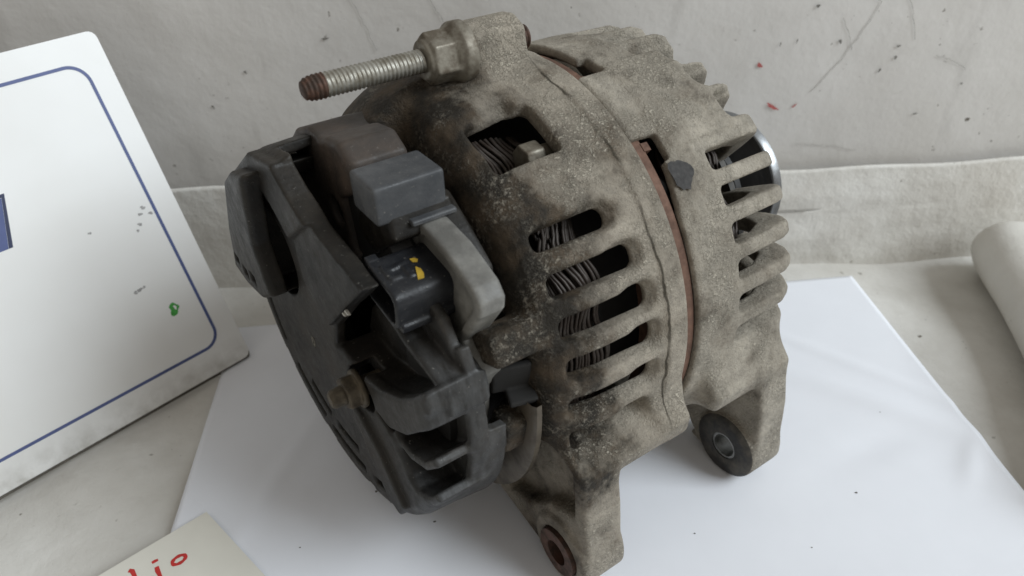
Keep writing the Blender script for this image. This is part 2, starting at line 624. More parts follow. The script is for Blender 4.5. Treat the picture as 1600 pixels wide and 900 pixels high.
def mat_dirty_white(name, base, dirt, lo, hi, amt, scale, bump_d, stain=(0.30, 0.26, 0.20), rough=0.6, streak=None):
    m, nt, bs = new_mat(name)
    c = coords(nt)
    big = noise(nt, c, scale, 5, 0.6)
    mid = noise(nt, c, scale * 5, 5, 0.65, (3, 7, 1))
    col = mix(nt, ramp(nt, big, lo, hi, 0, amt), base, dirt)
    col = mix(nt, ramp(nt, mid, 0.56, 0.75, 0, 0.35), col, dirt)
    sp = math_(nt, 'MULTIPLY', ramp(nt, noise(nt, c, 260, 3, 0.5, (9, 2, 4)), 0.69, 0.76), ramp(nt, noise(nt, c, 22, 2, 0.5, (2, 9, 9)), 0.45, 0.6), True)
    col = mix(nt, sp, col, tuple(v * 0.4 for v in stain))
    st = math_(nt, 'MULTIPLY', ramp(nt, noise(nt, c, 9, 3, 0.5, (6, 1, 5)), 0.52, 0.72), 0.6)
    col = mix(nt, st, col, mix(nt, 0.5, base, stain))
    if streak:
        mp = N(nt, 'ShaderNodeMapping', inp={'Scale': streak})
        nt.links.new(c, mp.inputs['Vector'])
        sn = noise(nt, mp.outputs[0], 1.0, 4, 0.6)
        col = mix(nt, ramp(nt, sn, 0.60, 0.74, 0, 0.45), col, tuple(v * 0.75 for v in dirt))
    nt.links.new(col, bs.inputs['Base Color'])
    bs.inputs['Roughness'].default_value = rough
    bs.inputs['Specular IOR Level'].default_value = 0.3
    h = math_(nt, 'ADD', math_(nt, 'MULTIPLY', noise(nt, c, scale * 2.2, 5, 0.62, (1, 1, 7)), 1.0), math_(nt, 'MULTIPLY', mid, 0.35))
    bump(nt, bs, h, 0.6, bump_d)
    return m


M_WALL = mat_dirty_white('plaster_wall', (0.72, 0.70, 0.675), (0.58, 0.56, 0.53), 0.35, 0.7, 0.7, 9, 0.0016, rough=0.55, streak=(45, 45, 14))
M_CLOTH = mat_dirty_white('table_sheet', (0.68, 0.665, 0.63), (0.50, 0.48, 0.44), 0.4, 0.7, 0.8, 20, 0.002, rough=0.6)
M_BASE = mat_dirty_white('skirting_sheet', (0.76, 0.745, 0.705), (0.54, 0.505, 0.45), 0.38, 0.7, 0.75, 18, 0.003, rough=0.55, streak=(10, 10, 60))
M_ROLL = mat_dirty_white('rolled_sheet', (0.72, 0.705, 0.665), (0.58, 0.56, 0.515), 0.4, 0.7, 0.7, 18, 0.0015, rough=0.6)
M_PAPER = mat_plain('white_paper', (0.77, 0.785, 0.83), 0.75, 0.012, 60)

table = sheet('table_top', np.linspace(-0.75, 0.75, 260), np.linspace(-0.35, TABLE_Y + 0.012, 150),
              lambda X, Y: -0.0030 + 0.0016 * fbm(X, Y, 3, 26) + 0.0009 * np.sin((X * 0.9 + Y * 0.5) * 95 + 2.2 * fbm(X, Y, 5, 14)), M_CLOTH)
tag(table, kind='structure')
wall = sheet('wall', np.linspace(-0.9, 0.9, 260), np.linspace(-0.02, 0.65, 110),
             lambda X, Z: TABLE_Y + 0.010 + 0.0016 * fbm(X * 0.8, Z, 11, 24) + 0.0004 * fbm(X, Z, 12, 95), M_WALL, vertical=True)
tag(wall, kind='structure')


def base_prof(X, Z):
    t = np.clip(Z / 0.052, 0, 1)
    fold = 0.0012 * np.sin(Z * 260 + 2.6 * fbm(X, Z * 0.3, 21, 13) + X * 14) * (0.5 + 0.5 * np.sin(X * 17 + 1)) + 0.0014 * fbm(X * 0.7, Z * 2.0, 22, 30)
    return TABLE_Y + 0.003 - 0.003 * (1 - t) + fold


skirt = sheet('skirting', np.linspace(-0.75, 0.75, 300), np.linspace(-0.006, 0.0515, 36), base_prof, M_BASE, vertical=True)
V = np.array([v.co[:] for v in skirt.data.vertices])
V[:, 2] += np.where(V[:, 2] > 0.03, 1, 0) * (0.0011 * np.sin(V[:, 0] * 31) + 0.0006 * np.sin(V[:, 0] * 83)) - 0.004 * V[:, 0] * (V[:, 2] > 0.03)
skirt.data.vertices.foreach_set('co', V.astype(np.float32).ravel())
sol = skirt.modifiers.new('thickness', 'SOLIDIFY')
sol.thickness = 0.0016
sol.offset = -1
tag(skirt, kind='structure')

# the sheet of paper
yw = math.radians(4.15)


def paper_z(X, Y):
    z = 0.0009 + 0.0004 * np.sin(X * 22 + 1) * np.sin(Y * 19)
    # shallow dents and a soft fold right of the alternator
    for cx, cy, ang, ln, wd_, am in ((0.270, -0.085, -0.62, 0.040, 0.0060, 0.0016), (0.287, -0.115, 0.9, 0.012, 0.0035, 0.0010), (0.255, -0.105, 0.3, 0.02, 0.006, -0.0006), (0.268, -0.060, -0.75, 0.07, 0.003, 0.0007), (0.205, -0.165, 0.15, 0.03, 0.008, 0.0007), (0.03, -0.10, 1.2, 0.05, 0.004, 0.0006)):
        a, b = math.cos(ang), math.sin(ang)
        u, v = (X - cx) * a + (Y - cy) * b, -(X - cx) * b + (Y - cy) * a
        z = z + am * np.exp(-(u / ln) ** 2 - (v / wd_) ** 2)
    return z


paper = sheet('paper_sheet', np.linspace(0, 0.297, 150), np.linspace(-0.21, 0, 110), paper_z, M_PAPER)
paper.location = (-0.12959, 0.26931, 0)
paper.rotation_euler = (0, 0, yw)
s2 = paper.modifiers.new('thickness', 'SOLIDIFY')
s2.thickness = 0.0002
tag(paper, 'large plain white sheet of paper lying under the alternator', 'paper')

# rolled cloth by the wall on the right
RO = Vector((0.2425, 0.297, -0.002))
Rdir = (Vector((0.2235, 0.20, 0)) - Vector((0.2455, 0.300, 0))).normalized()
V, Fq = [], []
nr, nl = 40, 46
for i in range(nl):
    t = i / (nl - 1)
    s = t * 0.16
    rr = 0.0165 * (1 + 0.05 * math.sin(9 * t + 1)) * (min(1, 0.55 + 0.45 * math.sqrt(min(1, t / 0.05))))
    side = Vector((-Rdir.y, Rdir.x, 0))
    for k in range(nr):
        a = 2 * math.pi * k / nr
        w = rr * (1 + 0.035 * math.sin(3 * a + 5 * t) + 0.012 * math.sin(7 * a - 13 * t))
        p = RO + Rdir * s + side * (w * 1.12 * math.cos(a)) + Vector((0, 0, 0.0155 + w * 0.95 * math.sin(a)))
        V.append(p)
for i in range(nl - 1):
    for k in range(nr):
        l = (k + 1) % nr
        Fq.append((i * nr + k, i * nr + l, (i + 1) * nr + l, (i + 1) * nr + k))
Fq.append(tuple(range(nr))[::-1])
Fq.append(tuple(range((nl - 1) * nr, nl * nr)))
roll = mesh_obj('cloth_roll', V, Fq, M_ROLL)
tag(roll, 'rolled off-white cloth lying on the table against the wall skirting', 'cloth roll')

# ------------------------------------------------------------------ white board leaning at the left
Bc = Vector((-0.11674, 0.24829, 0.0024))
e_ = Vector((-0.70245, -0.71173, 0))
n_ = Vector((-0.71173, 0.70245, 0))
lean = math.radians(69.03)
u_ = n_ * math.cos(lean) + Vector((0, 0, math.sin(lean)))
nb = e_.cross(u_)
if nb.dot(Vector((0, 0, CAMH)) - Bc) < 0:
    nb = -nb
board = bpy.data.objects.new('sign_board', None)
COL.objects.link(board)
# local frame: x along the foot (leftwards), y out of the face, z up the face
BM = Matrix(((e_.x, nb.x, u_.x, Bc.x), (e_.y, nb.y, u_.y, Bc.y), (e_.z, nb.z, u_.z, Bc.z), (0, 0, 0, 1)))
board.matrix_world = BM
flipB = BM.to_3x3().determinant() < 0
tag(board, 'white board with a thin blue rounded border leaning at the left', 'sign board')

BW, BH, BT = 0.215, 0.142, 0.0028


def rrect(x0, x1, z0, z1, r, n=8):
    out = []
    for cx, cz, a0 in ((x1 - r, z1 - r, 0), (x0 + r, z1 - r, 90), (x0 + r, z0 + r, 180), (x1 - r, z0 + r, 270)):
        for k in range(n + 1):
            a = math.radians(a0 + 90 * k / n)
            out.append((cx + r * math.cos(a), cz + r * math.sin(a)))
    return out


def slab(name, outline, y0, y1, mat, parent):
    n = len(outline)
    V = [(x, y1, z) for x, z in outline] + [(x, y0, z) for x, z in outline]
    Fq = [tuple(range(n)), tuple(range(n, 2 * n))[::-1]] + [(i, n + i, n + (i + 1) % n, (i + 1) % n) for i in range(n)]
    o = mesh_obj(name, V, Fq, mat, parent, False)
    bm = bmesh.new()
    bm.from_mesh(o.data)
    bmesh.ops.recalc_face_normals(bm, faces=bm.faces)
    bm.to_mesh(o.data)
    bm.free()
    return o


def ring_slab(name, outer, inner, y0, y1, mat, parent):
    n = len(outer)
    V = [(x, y1, z) for x, z in outer] + [(x, y1, z) for x, z in inner] + [(x, y0, z) for x, z in outer] + [(x, y0, z) for x, z in inner]
    Fq = []
    for i in range(n):
        j = (i + 1) % n
        Fq += [(i, j, n + j, n + i), (2 * n + i, 3 * n + i, 3 * n + j, 2 * n + j), (i, 2 * n + i, 2 * n + j, j), (n + i, n + j, 3 * n + j, 3 * n + i)]
    o = mesh_obj(name, V, Fq, mat, parent, False)
    bm = bmesh.new()
    bm.from_mesh(o.data)
    bmesh.ops.recalc_face_normals(bm, faces=bm.faces)
    bm.to_mesh(o.data)
    bm.free()
    return o


def mat_board():
    m, nt, bs = new_mat('board_white')
    c = coords(nt)
    col = mix(nt, ramp(nt, noise(nt, c, 16, 4, 0.55), 0.4, 0.75, 0, 0.5), (0.80, 0.80, 0.79), (0.70, 0.69, 0.66))
    sx = N(nt, 'ShaderNodeSeparateXYZ')
    nt.links.new(c, sx.inputs[0])
    # grubby foot of the board
    low = math_(nt, 'MULTIPLY', ramp(nt, sx.outputs[2], 0.012, 0.0, 0, 0.6), ramp(nt, noise(nt, c, 120, 4, 0.6), 0.35, 0.7), True)
    col = mix(nt, low, col, (0.30, 0.28, 0.24))
    nt.links.new(col, bs.inputs['Base Color'])
    bs.inputs['Roughness'].default_value = 0.38
    return m


M_BOARD = mat_board()
M_CORE = mat_plain('board_core', (0.10, 0.09, 0.075), 0.8, 0.25, 300)
M_BLUE = mat_plain('blue_print', (0.075, 0.10, 0.24), 0.5, 0.08, 300)
M_DBLUE = mat_plain('dark_blue_print', (0.02, 0.028, 0.075), 0.5, 0.1, 300)
M_GREEN = mat_plain('green_ink', (0.06, 0.33, 0.06), 0.55, 0.25, 700)
M_SMUT = mat_plain('dark_smudge', (0.34, 0.335, 0.33), 0.7, 0.3, 900)
slab('panel', rrect(0, BW, 0, BH, 0.003, 4), -BT * 0.55, 0, M_BOARD, board)
slab('backing', rrect(-0.0004, BW - 0.0006, -0.0017, BH - 0.001, 0.003, 4), -BT, -BT * 0.56, M_CORE, board)
ring_slab('border_line', rrect(0.0085, 0.206, 0.0112, 0.1325, 0.0075, 10), rrect(0.0097, 0.2048, 0.0124, 0.1313, 0.0064, 10), 0.00002, 0.00012, M_BLUE, board)
# the stroke of a large blue letter that just enters the picture, with its dark shade
slab('printed_letter', [(0.0545, 0.0965), (0.0605, 0.0795), (0.0700, 0.0795), (0.0640, 0.0965)], 0.00002, 0.00012, M_BLUE, board)
slab('letter_shadow', [(0.0530, 0.0978), (0.0590, 0.0795), (0.0604, 0.0795), (0.0544, 0.0966), (0.0640, 0.0967), (0.0635, 0.0978)], 0.00002, 0.0001, M_DBLUE, board)


def blob(name, cx, cz, rx, rz, mat, parent, seed, y=0.00002):
    r = random.Random(seed)
    ph = [r.uniform(0, 6.28) for _ in range(4)]
    out = []
    for k in range(18):
        a = 2 * math.pi * k / 18
        w = 1 + 0.22 * math.sin(2 * a + ph[0]) + 0.16 * math.sin(3 * a + ph[1]) + 0.1 * math.sin(5 * a + ph[2])
        out.append((cx + rx * w * math.cos(a), cz + rz * w * math.sin(a)))
    return slab(name, out, y, y + 0.0001, mat, parent)


blob('green_mark', 0.0199, 0.0335, 0.0021, 0.0023, M_GREEN, board, 5)
blob('green_mark_gap', 0.0193, 0.0340, 0.0006, 0.0008, M_BOARD, board, 6, 0.00014)
for i, (a, b, s) in enumerate(((0.0130, 0.0755, .0009), (0.0150, 0.0735, .0008), (0.0112, 0.0725, .0008), (0.0168, 0.0700, .0008), (0.0185, 0.0680, .0006),
                                (0.0282, 0.0465, .0010), (0.0300, 0.0462, .0008), (0.0262, 0.0468, .0006), (0.0345, 0.074, .0006))):
    blob('smudge', a, b, s, s * 0.75, M_SMUT, board, 20 + i)

# ------------------------------------------------------------------ hand-written card at the lower left
card = bpy.data.objects.new('note_card', None)
COL.objects.link(card)
c0 = Vector((-0.1109, 0.1652, 0.0))
ang = math.atan2(0.1426 - 0.1652, -0.1378 + 0.1109)
card.location = (c0.x, c0.y, 0.0015)
card.rotation_euler = (0, 0, 0)
tag(card, 'cream paper card with red handwriting at the lower left', 'card')
d1 = Vector((-0.0269, -0.0226, 0)).normalized()
d2 = Vector((0.0259, -0.0249, 0)).normalized()
M_CARD = mat_plain('cream_card', (0.70, 0.68, 0.61), 0.7, 0.04, 40)
M_INK = mat_plain('red_marker', (0.50, 0.022, 0.018), 0.5, 0.15, 800)
P = [Vector((0, 0, 0)), d1 * 0.09, d1 * 0.09 + d2 * 0.06, d2 * 0.06]
V = [(p.x, p.y, 0.0004) for p in P] + [(p.x, p.y, 0.0) for p in P]
mesh_obj('card', V, [(0, 1, 2, 3), (7, 6, 5, 4), (0, 4, 5, 1), (1, 5, 6, 2), (2, 6, 7, 3), (3, 7, 4, 0)], M_CARD, card, False)


def stroke(name, pts, w, closed=False, mat=None):
    """flat marker stroke on the card (points in world mm)"""
    pts = [Vector((x * MM - c0.x, y * MM - c0.y, 0)) for x, y in pts]
    n = len(pts)
    V, Fq = [], []
    for i, p in enumerate(pts):
        a = pts[i - 1] if (closed or i) else p
        b = pts[(i + 1) % n] if (closed or i < n - 1) else p
        t = (b - a).normalized()
        q = Vector((-t.y, t.x, 0)) * (w * MM / 2 * (1 + 0.18 * math.sin(i * 1.9)))
        for s, z in ((1, 0.00052), (-1, 0.00052), (-1, 0.00042), (1, 0.00042)):
            V.append((p + q * s) + Vector((0, 0, z)))
    m = n if closed else n - 1
    for i in range(m):
        j = (i + 1) % n
        for k in range(4):
            l = (k + 1) % 4
            Fq.append((i * 4 + k, i * 4 + l, j * 4 + l, j * 4 + k))
    if not closed:
        Fq += [(0, 1, 2, 3), ((n - 1) * 4 + 3, (n - 1) * 4 + 2, (n - 1) * 4 + 1, (n - 1) * 4)]
    return mesh_obj(name, V, Fq, mat or M_INK, card, False)


oc = (-114.2, 146.3)
oa = math.radians(40)
stroke('letter_o', [(oc[0] + 2.2 * math.cos(t) * math.cos(oa) - 1.45 * math.sin(t) * math.sin(oa), oc[1] + 2.2 * math.cos(t) * math.sin(oa) + 1.45 * math.sin(t) * math.cos(oa)) for t in np.linspace(0, 2 * math.pi, 20)[:-1]], 1.15, True)
stroke('letter_i', [(-120.8, 144.0), (-120.0, 142.6), (-118.6, 140.8), (-117.2, 138.9)], 1.3)
stroke('letter_i_dot', [(-122.9, 145.5), (-122.2, 146.1), (-121.3, 146.6)], 1.0)
stroke('letter_l', [(-129.6, 143.0), (-128.4, 142.8), (-126.5, 140.5), (-123.5, 136.5)], 1.3)

# ------------------------------------------------------------------ red marks and dark specks on the wall
M_RED = mat_plain('red_crayon', (0.46, 0.12, 0.11), 0.6, 0.2, 600)


def wall_mark(name, x, z, lx, lz, ang, mat, seed):
    r = random.Random(seed)
    out = []
    for k in range(16):
        a = 2 * math.pi * k / 16
        w = 1 + 0.2 * math.sin(3 * a + r.uniform(0, 1)) + 0.12 * math.sin(5 * a)
        p, q = lx * w * math.cos(a), lz * w * math.sin(a)
        out.append((p * math.cos(ang) - q * math.sin(ang), p * math.sin(ang) + q * math.cos(ang)))
    V, Fq = [], []
    dg = bpy.context.evaluated_depsgraph_get()
    for p, q in out + [(0, 0)]:
        X, Zz = x + p * MM, z + q * MM
        yy = TABLE_Y + 0.010 + 0.0016 * float(fbm(np.array([X * 0.8]), np.array([Zz]), 11, 24)[0]) + 0.0004 * float(fbm(np.array([X]), np.array([Zz]), 12, 95)[0])
        V.append((X, yy - 0.0006, Zz))
    for k in range(16):
        Fq.append((k, (k + 1) % 16, 16))
    return mesh_obj(name, V, Fq, mat, wall)


wall_mark('red_mark', 0.1215, 0.0795, 3.2, 0.75, -0.55, M_RED, 1)
wall_mark('red_mark', 0.1125, 0.0990, 1.4, 0.8, -0.7, M_RED, 2)
wall_mark('red_mark', 0.1315, 0.0795, 1.4, 0.35, 0.7, M_RED, 3)
M_SPECK = mat_plain('wall_speck', (0.22, 0.21, 0.19), 0.8, 0.3, 700)
for i, (x, z, a, b, g) in enumerate(((0.133, 0.1235, 1.4, 1.1, 0.2), (0.146, 0.108, 1.0, 1.6, 0.5), (0.172, 0.100, 1.0, 1.4, 0.1), (0.172, 0.105, 1.5, 0.8, 0.2), (0.1665, 0.0945, 0.7, 1.6, -0.4), (0.205, 0.087, 0.9, 0.8, 0.3), (0.188, 0.0735, 1.9, 0.6, 0.2), (0.120, 0.108, 0.4, 1.6, -0.1), (0.127, 0.109, 0.4, 1.7, -0.2), (0.161, 0.131, 1.6, 0.7, 0), (-0.075, 0.118, 2.4, 0.8, 0.1), (-0.112, 0.105, 0.8, 1.4, 0.6), (-0.13, 0.09, 0.7, 1.6, 0.5))):
    wall_mark('speck', x, z, a * 0.6, b * 0.6, g, M_SPECK, 40 + i)



def wall_line(name, pts, w, mat):
    """thin crack or scratch in the plaster, points (x, z) in metres"""
    V, Fq = [], []
    n = len(pts)
    for i, (x, z) in enumerate(pts):
        a, b = pts[max(i - 1, 0)], pts[min(i + 1, n - 1)]
        dx, dz = b[0] - a[0], b[1] - a[1]
        m = math.hypot(dx, dz)
        for sgn in (1, -1):
            X, Zz = x - dz / m * w * sgn / 2, z + dx / m * w * sgn / 2
            yy = TABLE_Y + 0.010 + 0.0016 * float(fbm(np.array([X * 0.8]), np.array([Zz]), 11, 24)[0]) + 0.0004 * float(fbm(np.array([X]), np.array([Zz]), 12, 95)[0])
            V.append((X, yy - 0.0005, Zz))
    for i in range(n - 1):
        Fq.append((2 * i, 2 * i + 1, 2 * i + 3, 2 * i + 2))
    return mesh_obj(name, V, Fq, mat, wall)


M_CRACK = mat_plain('plaster_crack', (0.50, 0.485, 0.455), 0.8, 0.2, 500)
wl0 = random.Random(8)
for x0, z0, x1, z1, sag in ((0.124, 0.132, 0.160, 0.124, 0.003), (0.160, 0.124, 0.138, 0.086, -0.004), (0.145, 0.118, 0.152, 0.104, 0.001), (0.170, 0.128, 0.178, 0.108, 0.002), (0.135, 0.060, 0.165, 0.056, 0.001),
                            (-0.062, 0.135, -0.054, 0.112, 0.001), (-0.030, 0.134, -0.022, 0.120, -0.001), (0.190, 0.100, 0.205, 0.093, 0.001)):
    pts = []
    for t in np.linspace(0, 1, 14):
        pts.append((x0 + (x1 - x0) * t + wl0.uniform(-.0004, .0004), z0 + (z1 - z0) * t + sag * math.sin(math.pi * t) + wl0.uniform(-.0004, .0004)))
    wall_line('crack', pts, 0.00035, M_CRACK)

# specks of grit on the paper
M_GRIT = mat_plain('grit', (0.12, 0.11, 0.10), 0.8, 0.3, 900)
for i, (x, y, a) in enumerate(((0.118, 0.163, .5), (0.058, 0.149, .35), (0.020, 0.152, .4), (-0.052, 0.172, .6), (-0.046, 0.167, .4), (-0.075, 0.150, .35), (0.142, 0.200, .3), (0.095, 0.142, .35), (-0.030, 0.158, .5))):
    rg = random.Random(60 + i)
    dx, dy = x - paper.location.x, y - paper.location.y
    px_, py_ = dx * math.cos(yw) + dy * math.sin(yw), -dx * math.sin(yw) + dy * math.cos(yw)
    zz = float(paper_z(np.array([px_]), np.array([py_]))[0])
    ring_ = [(px_ + a * MM * (1 + rg.uniform(-.3, .3)) * math.cos(t), py_ + 0.7 * a * MM * (1 + rg.uniform(-.3, .3)) * math.sin(t)) for t in np.linspace(0, 2 * math.pi, 8)[:-1]]
    V = [(p, q, zz + 0.0001) for p, q in ring_] + [(px_, py_, zz + a * 0.0006)]
    g_ = mesh_obj('grit', V, [(k, (k + 1) % 7, 7) for k in range(7)], M_GRIT, paper)

# ================================================================== ALTERNATOR
# own frame (mm): x along the shaft from the terminal end to the pulley, y level towards the camera side, z up
CZ = 71.31
tilt = math.radians(0.47)
yaw = math.radians(33.13)
alt = bpy.data.objects.new('alternator', None)
COL.objects.link(alt)
alt.rotation_euler = (0, tilt, yaw)
Zax = alt.rotation_euler.to_matrix() @ Vector((0, 0, 1))
alt.location = Vector((12.38, 217.83, 71.31 + 0.15)) * MM - Zax * (CZ * MM)
tag(alt, 'used car alternator with weathered cast aluminium body and black plastic rear cover', 'alternator')


def lift(o):
    o.location = (0, 0, CZ * MM)
    return o


def sub(o, parent):
    """make o a piece of `parent`, whose mesh lives in the same frame"""
    o.parent = parent
    o.location = (0, 0, 0)
    return o


EAR = (68.0, -58.0)

# ---------------------------------------------------------------- rear housing
BY, BZ = -3.0, 76.0          # top stud
g = Grid((-63, -76, -75), (4, 84, 88), 0.7)
g.add(frev([(0, 0), (0, 68.4), (-1.0, 69.6), (-8.0, 70.0), (-8.6, 69.1), (-30, 69.0), (-37, 68.2), (-41.5, 66.6), (-44.5, 64.2), (-46.6, 60.6), (-47.8, 56), (-47.8, 0)]))
# the closed, fuller shoulder on top
g.add(both(frev([(-5, 0), (-5, 69), (-38, 69.3), (-44, 68.2), (-50, 65.6), (-55, 61.5), (-58, 57), (-59, 51), (-59, 46), (-40, 46)]), fsector(96, 150)), 7)
# screw boss arm and lump behind the rear wall
g.add(fbox((-51, 54.5, 22.5), (9, 5.5, 4.6), 1.6, rx=22), 2, ((-63, 44, 10), (-36, 66, 34)))
g.add(fbox((-53, 54.5, -10), (4.5, 4.5, 8.5), 2.4, rx=-12), 2, ((-63, 40, -28), (-40, 66, 4)))
# top ear
g.add(fpoly([(-20, 58), (-15.5, 70), (-12.0, 79), (-8, 82.8), (-3, 83.4), (2.2, 81), (3.4, 76), (4.5, 71), (9, 67.5), (18, 64), (10, 55)], -26.2, -8.6, 1.4), 5, ((-44, -48, 40), (4, 40, 88)))
# lower mounting ear with its skirt
g.add(fpoly([(50, -10), (67.6, -11), (71.0, -15), (75.3, -20), (74, -26), (66, -29), (40, -44)], -43, -0.3, 2.0), 5, ((-56, 20, -70), (4, 84, 30)))
g.add(fpoly([(15, -50), (31, -64.5), (52, -68), (66, -70.3), (80.3, -60), (78.0, -36), (75.3, -20), (70, -15), (55, -12)], -43.5, -29.5, 1.6), 3, ((-58, 0, -75), (-14, 84, 12)))
g.add(fcyl(EAR[0], EAR[1], 12.6, -45.2, -29, 1.2), 2, ((-58, 45, -75), (-14, 84, -30)))
# rim lobes for the through bolts
g.add(fcyl(63.5, -25, 9.5, -9, -0.3, 1.0), 2.5, ((-20, 40, -50), (4, 84, 5)))
g.add(fcyl(-35, 56, 9.0, -9, -0.3, 1.0), 3, ((-20, -60, 35), (4, -20, 75)))
# inside
g.cut(frev([(6, 0), (6, 64.6), (-30, 63.0), (-38, 61.4), (-42, 58), (-45.5, 52), (-45.5, 0)]), 1.5)
# web pocket of the ear, seen from the terminal end
g.cut(fpoly([(38, -60), (53, -52), (60, -44), (72.0, -38), (71.2, -20), (62, -15), (50, -16), (30, -50)], -60, -36.5, 0.0), 2.0, ((-63, 15, -75), (-30, 80, 0)))
g.add(fpoly([(24, -52), (40, -66), (56, -62), (74, -40), (74, -14), (40, -10)], -37.0, -31, 0.5), 1.5, ((-44, 10, -75), (-25, 84, 0)))
g.cut(fcyl(EAR[0], EAR[1], 8.4, -60, -20), 0, ((-63, 45, -75), (0, 84, -40)))
# ventilation windows between the slats
for k in range(6):
    ph = (42.0, 31.4, 21.1, 11.0, 0.0, -10.8)[k]
    w = (5.8, 6.4, 6.7, 6.8, 6.9, 6.4)[k]
    xe = (-17.5, -13.5, -12.2, -11.8, -12.2, -15.5)[k]
    g.cut(fslot(ph, w, -41.0, xe, 52, 80, 2.2, 0.13), 1.8, slot_box(ph, w, -41, xe, 50, 80, 7))
    # soft scoop where the window runs out into the round wall
    g.cut(fslot(ph + 0.4, w - 0.6, xe - 8, xe + 1.2, 67.0, 82, 2.8, 0.35, 67.0), 3.0, slot_box(ph, w, xe - 9, xe + 3, 62, 82, 6))
# other windows round the far side
for ph in list(range(150, 225, 10)) + list(range(-150, -60, 10)):
    g.cut(fslot(ph, 5.4, -40, -16, 52, 78, 2.0, 0.08), 1.0, slot_box(ph, 5.4, -40, -16, 50, 78))
# the large top window, its upper rear side ramped
g.cut(fslot(66.8, 18, -40.5, -20.5, 52, 84, 1.6, 0.03), 1.6, slot_box(66.8, 20, -42, -19, 50, 84, 8))
g.cut(fbox((-34.0, 23.0, 69.5), (10, 7.0, 7.0), 2.0, rx=-24, ry=-14), 3.0, ((-52, 4, 50), (-16, 44, 88)))
# holes in the rear wall
for a in range(20, 380, 40):
    g.cut(fcyl(34 * math.cos(math.radians(a)), 34 * math.sin(math.radians(a)), 8, -70, -40), 1.0)
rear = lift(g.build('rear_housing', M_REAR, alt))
rear['label'] = 'dirty rear cast housing with slatted windows and top lug'
# worn metal ring that edges the rear wall low down, with a flat in front
lift(lathe('retaining_ring', [(-50.9, 50), (-50.9, 62.8), (-50.2, 64.0), (-48.6, 64.0), (-48.2, 63), (-48.2, 50)], M_RING, alt, n=60, closed=True, arc=(-88, 4)))
# bent sheet tab by the ring
g = Grid((-62, 44, -2), (-42, 66, 22), 0.5)
g.add(fbox((-52, 54.5, 9.5), (5.5, 1.0, 5.0), 0.4, rx=-10, rz=18))
g.add(fbox((-50.5, 57.0, 4.4), (4.0, 3.4, 0.9), 0.4, rx=-14, rz=18), 0.5)
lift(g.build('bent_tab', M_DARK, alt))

# ---------------------------------------------------------------- front housing
g = Grid((-3, -76, -75), (60, 86, 76), 0.7)
g.add(frev([(3.6, 0), (3.6, 69.0), (5, 69.8), (28, 69.8), (41, 69.4), (45.4, 67.6), (48.4, 63.2), (50.0, 56), (50.6, 45), (50.6, 0)]))
g.add(both(frev([(-1.2, 60), (-1.2, 69.2), (0.2, 70.0), (20, 70.0), (20, 60)]), fsector(55.3, 76.5)), 0)
# thicker bolt boss along the top
g.add(both(frev([(9, 60), (10.5, 70.0), (14, 71.0), (33, 71.2), (36, 70.0), (38, 66), (38, 60)]), fsector(50.5, 77.5)), 2.5)
g.add(fpoly([(50, -8), (67.6, -8), (71.0, -12), (75.6, -20), (74, -26), (66, -28), (40, -42)], 9.5, 43.5, 3.0), 5, ((-3, 20, -75), (60, 86, 30)))
g.add(fpoly([(15, -50), (31, -64), (52, -68), (66, -70.3), (80.4, -60), (78.5, -36), (75.0, -19), (70, -15), (55, -12)], 30.5, 43.5, 1.6), 3, ((14, 0, -75), (60, 86, 14)))
g.add(fcyl(EAR[0], EAR[1], 12.6, 28.5, 43.5, 1.2), 1.5, ((14, 40, -75), (60, 86, -30)))
g.add(fcyl(-35, 56, 8.6, 5.2, 14, 1.2), 3, ((-3, -60, 35), (26, -20, 75)))
# the rim stands back at both ends of the tongue
g.cut(fslot(51.6, 8.6, -6, 8.0, 55, 90, 0.5), 0.4, slot_box(51.6, 9, -6, 9, 50, 90))
g.cut(fslot(80.2, 8.6, -6, 9.0, 55, 90, 0.5), 0.4, slot_box(80.2, 9, -6, 10, 50, 90))
g.cut(fslot(97, 34, -6, 5.6, 55, 90, 0.5), 0.4, slot_box(97, 34, -6, 6, 45, 90))
g.cut(both(fsector(34, 48), lambda X, Y, Z: X - 3.2 - 2.6 * np.clip((np.degrees(np.arctan2(Z, Y)) - 33) / 14, 0, 1)), 0.4)
g.cut(frev([(-6, 0), (-6, 66.9), (9, 66.6), (12, 64.2), (32, 63.6), (39, 60), (42, 54), (43, 48), (43, 0)]), 1.0)
g.cut(fcyl(EAR[0], EAR[1], 6.0, 0, 60), 0, ((14, 40, -75), (60, 86, -30)))
SLOTS = [(44.6 - 9.3 * k, 21.0) for k in range(6)] + [(57.0, 38.0), (67.2, 35.5), (76.5, 34.5), (82.4, 27.5), (91.8, 27.0), (101.2, 27.0), (110.6, 27.0)]
SLOTS += [(120 + 9.3 * k, 21.0) for k in range(21)]
for p, x0 in SLOTS:
    p = wrap(p)
    if -40 < p < -3:
        continue
    w = 5.9 if x0 < 30 else 7.4
    g.cut(fslot(p, w, x0, 70, 43, 84, 1.6, 0.08), 1.3, slot_box(p, w, x0, 60, 40, 84, 7))
    if 50 <= p < 128:
        g.cut(fslot(p, w + 0.6, x0 - 2, 64, 66.0, 84, 3.0, 0.25), 2.5, slot_box(p, w + 4, x0 - 3, 60, 62, 84, 6))
front = lift(g.build('front_housing', M_FRONT, alt))
front['label'] = 'lighter grey front cast housing with finger-like slats'
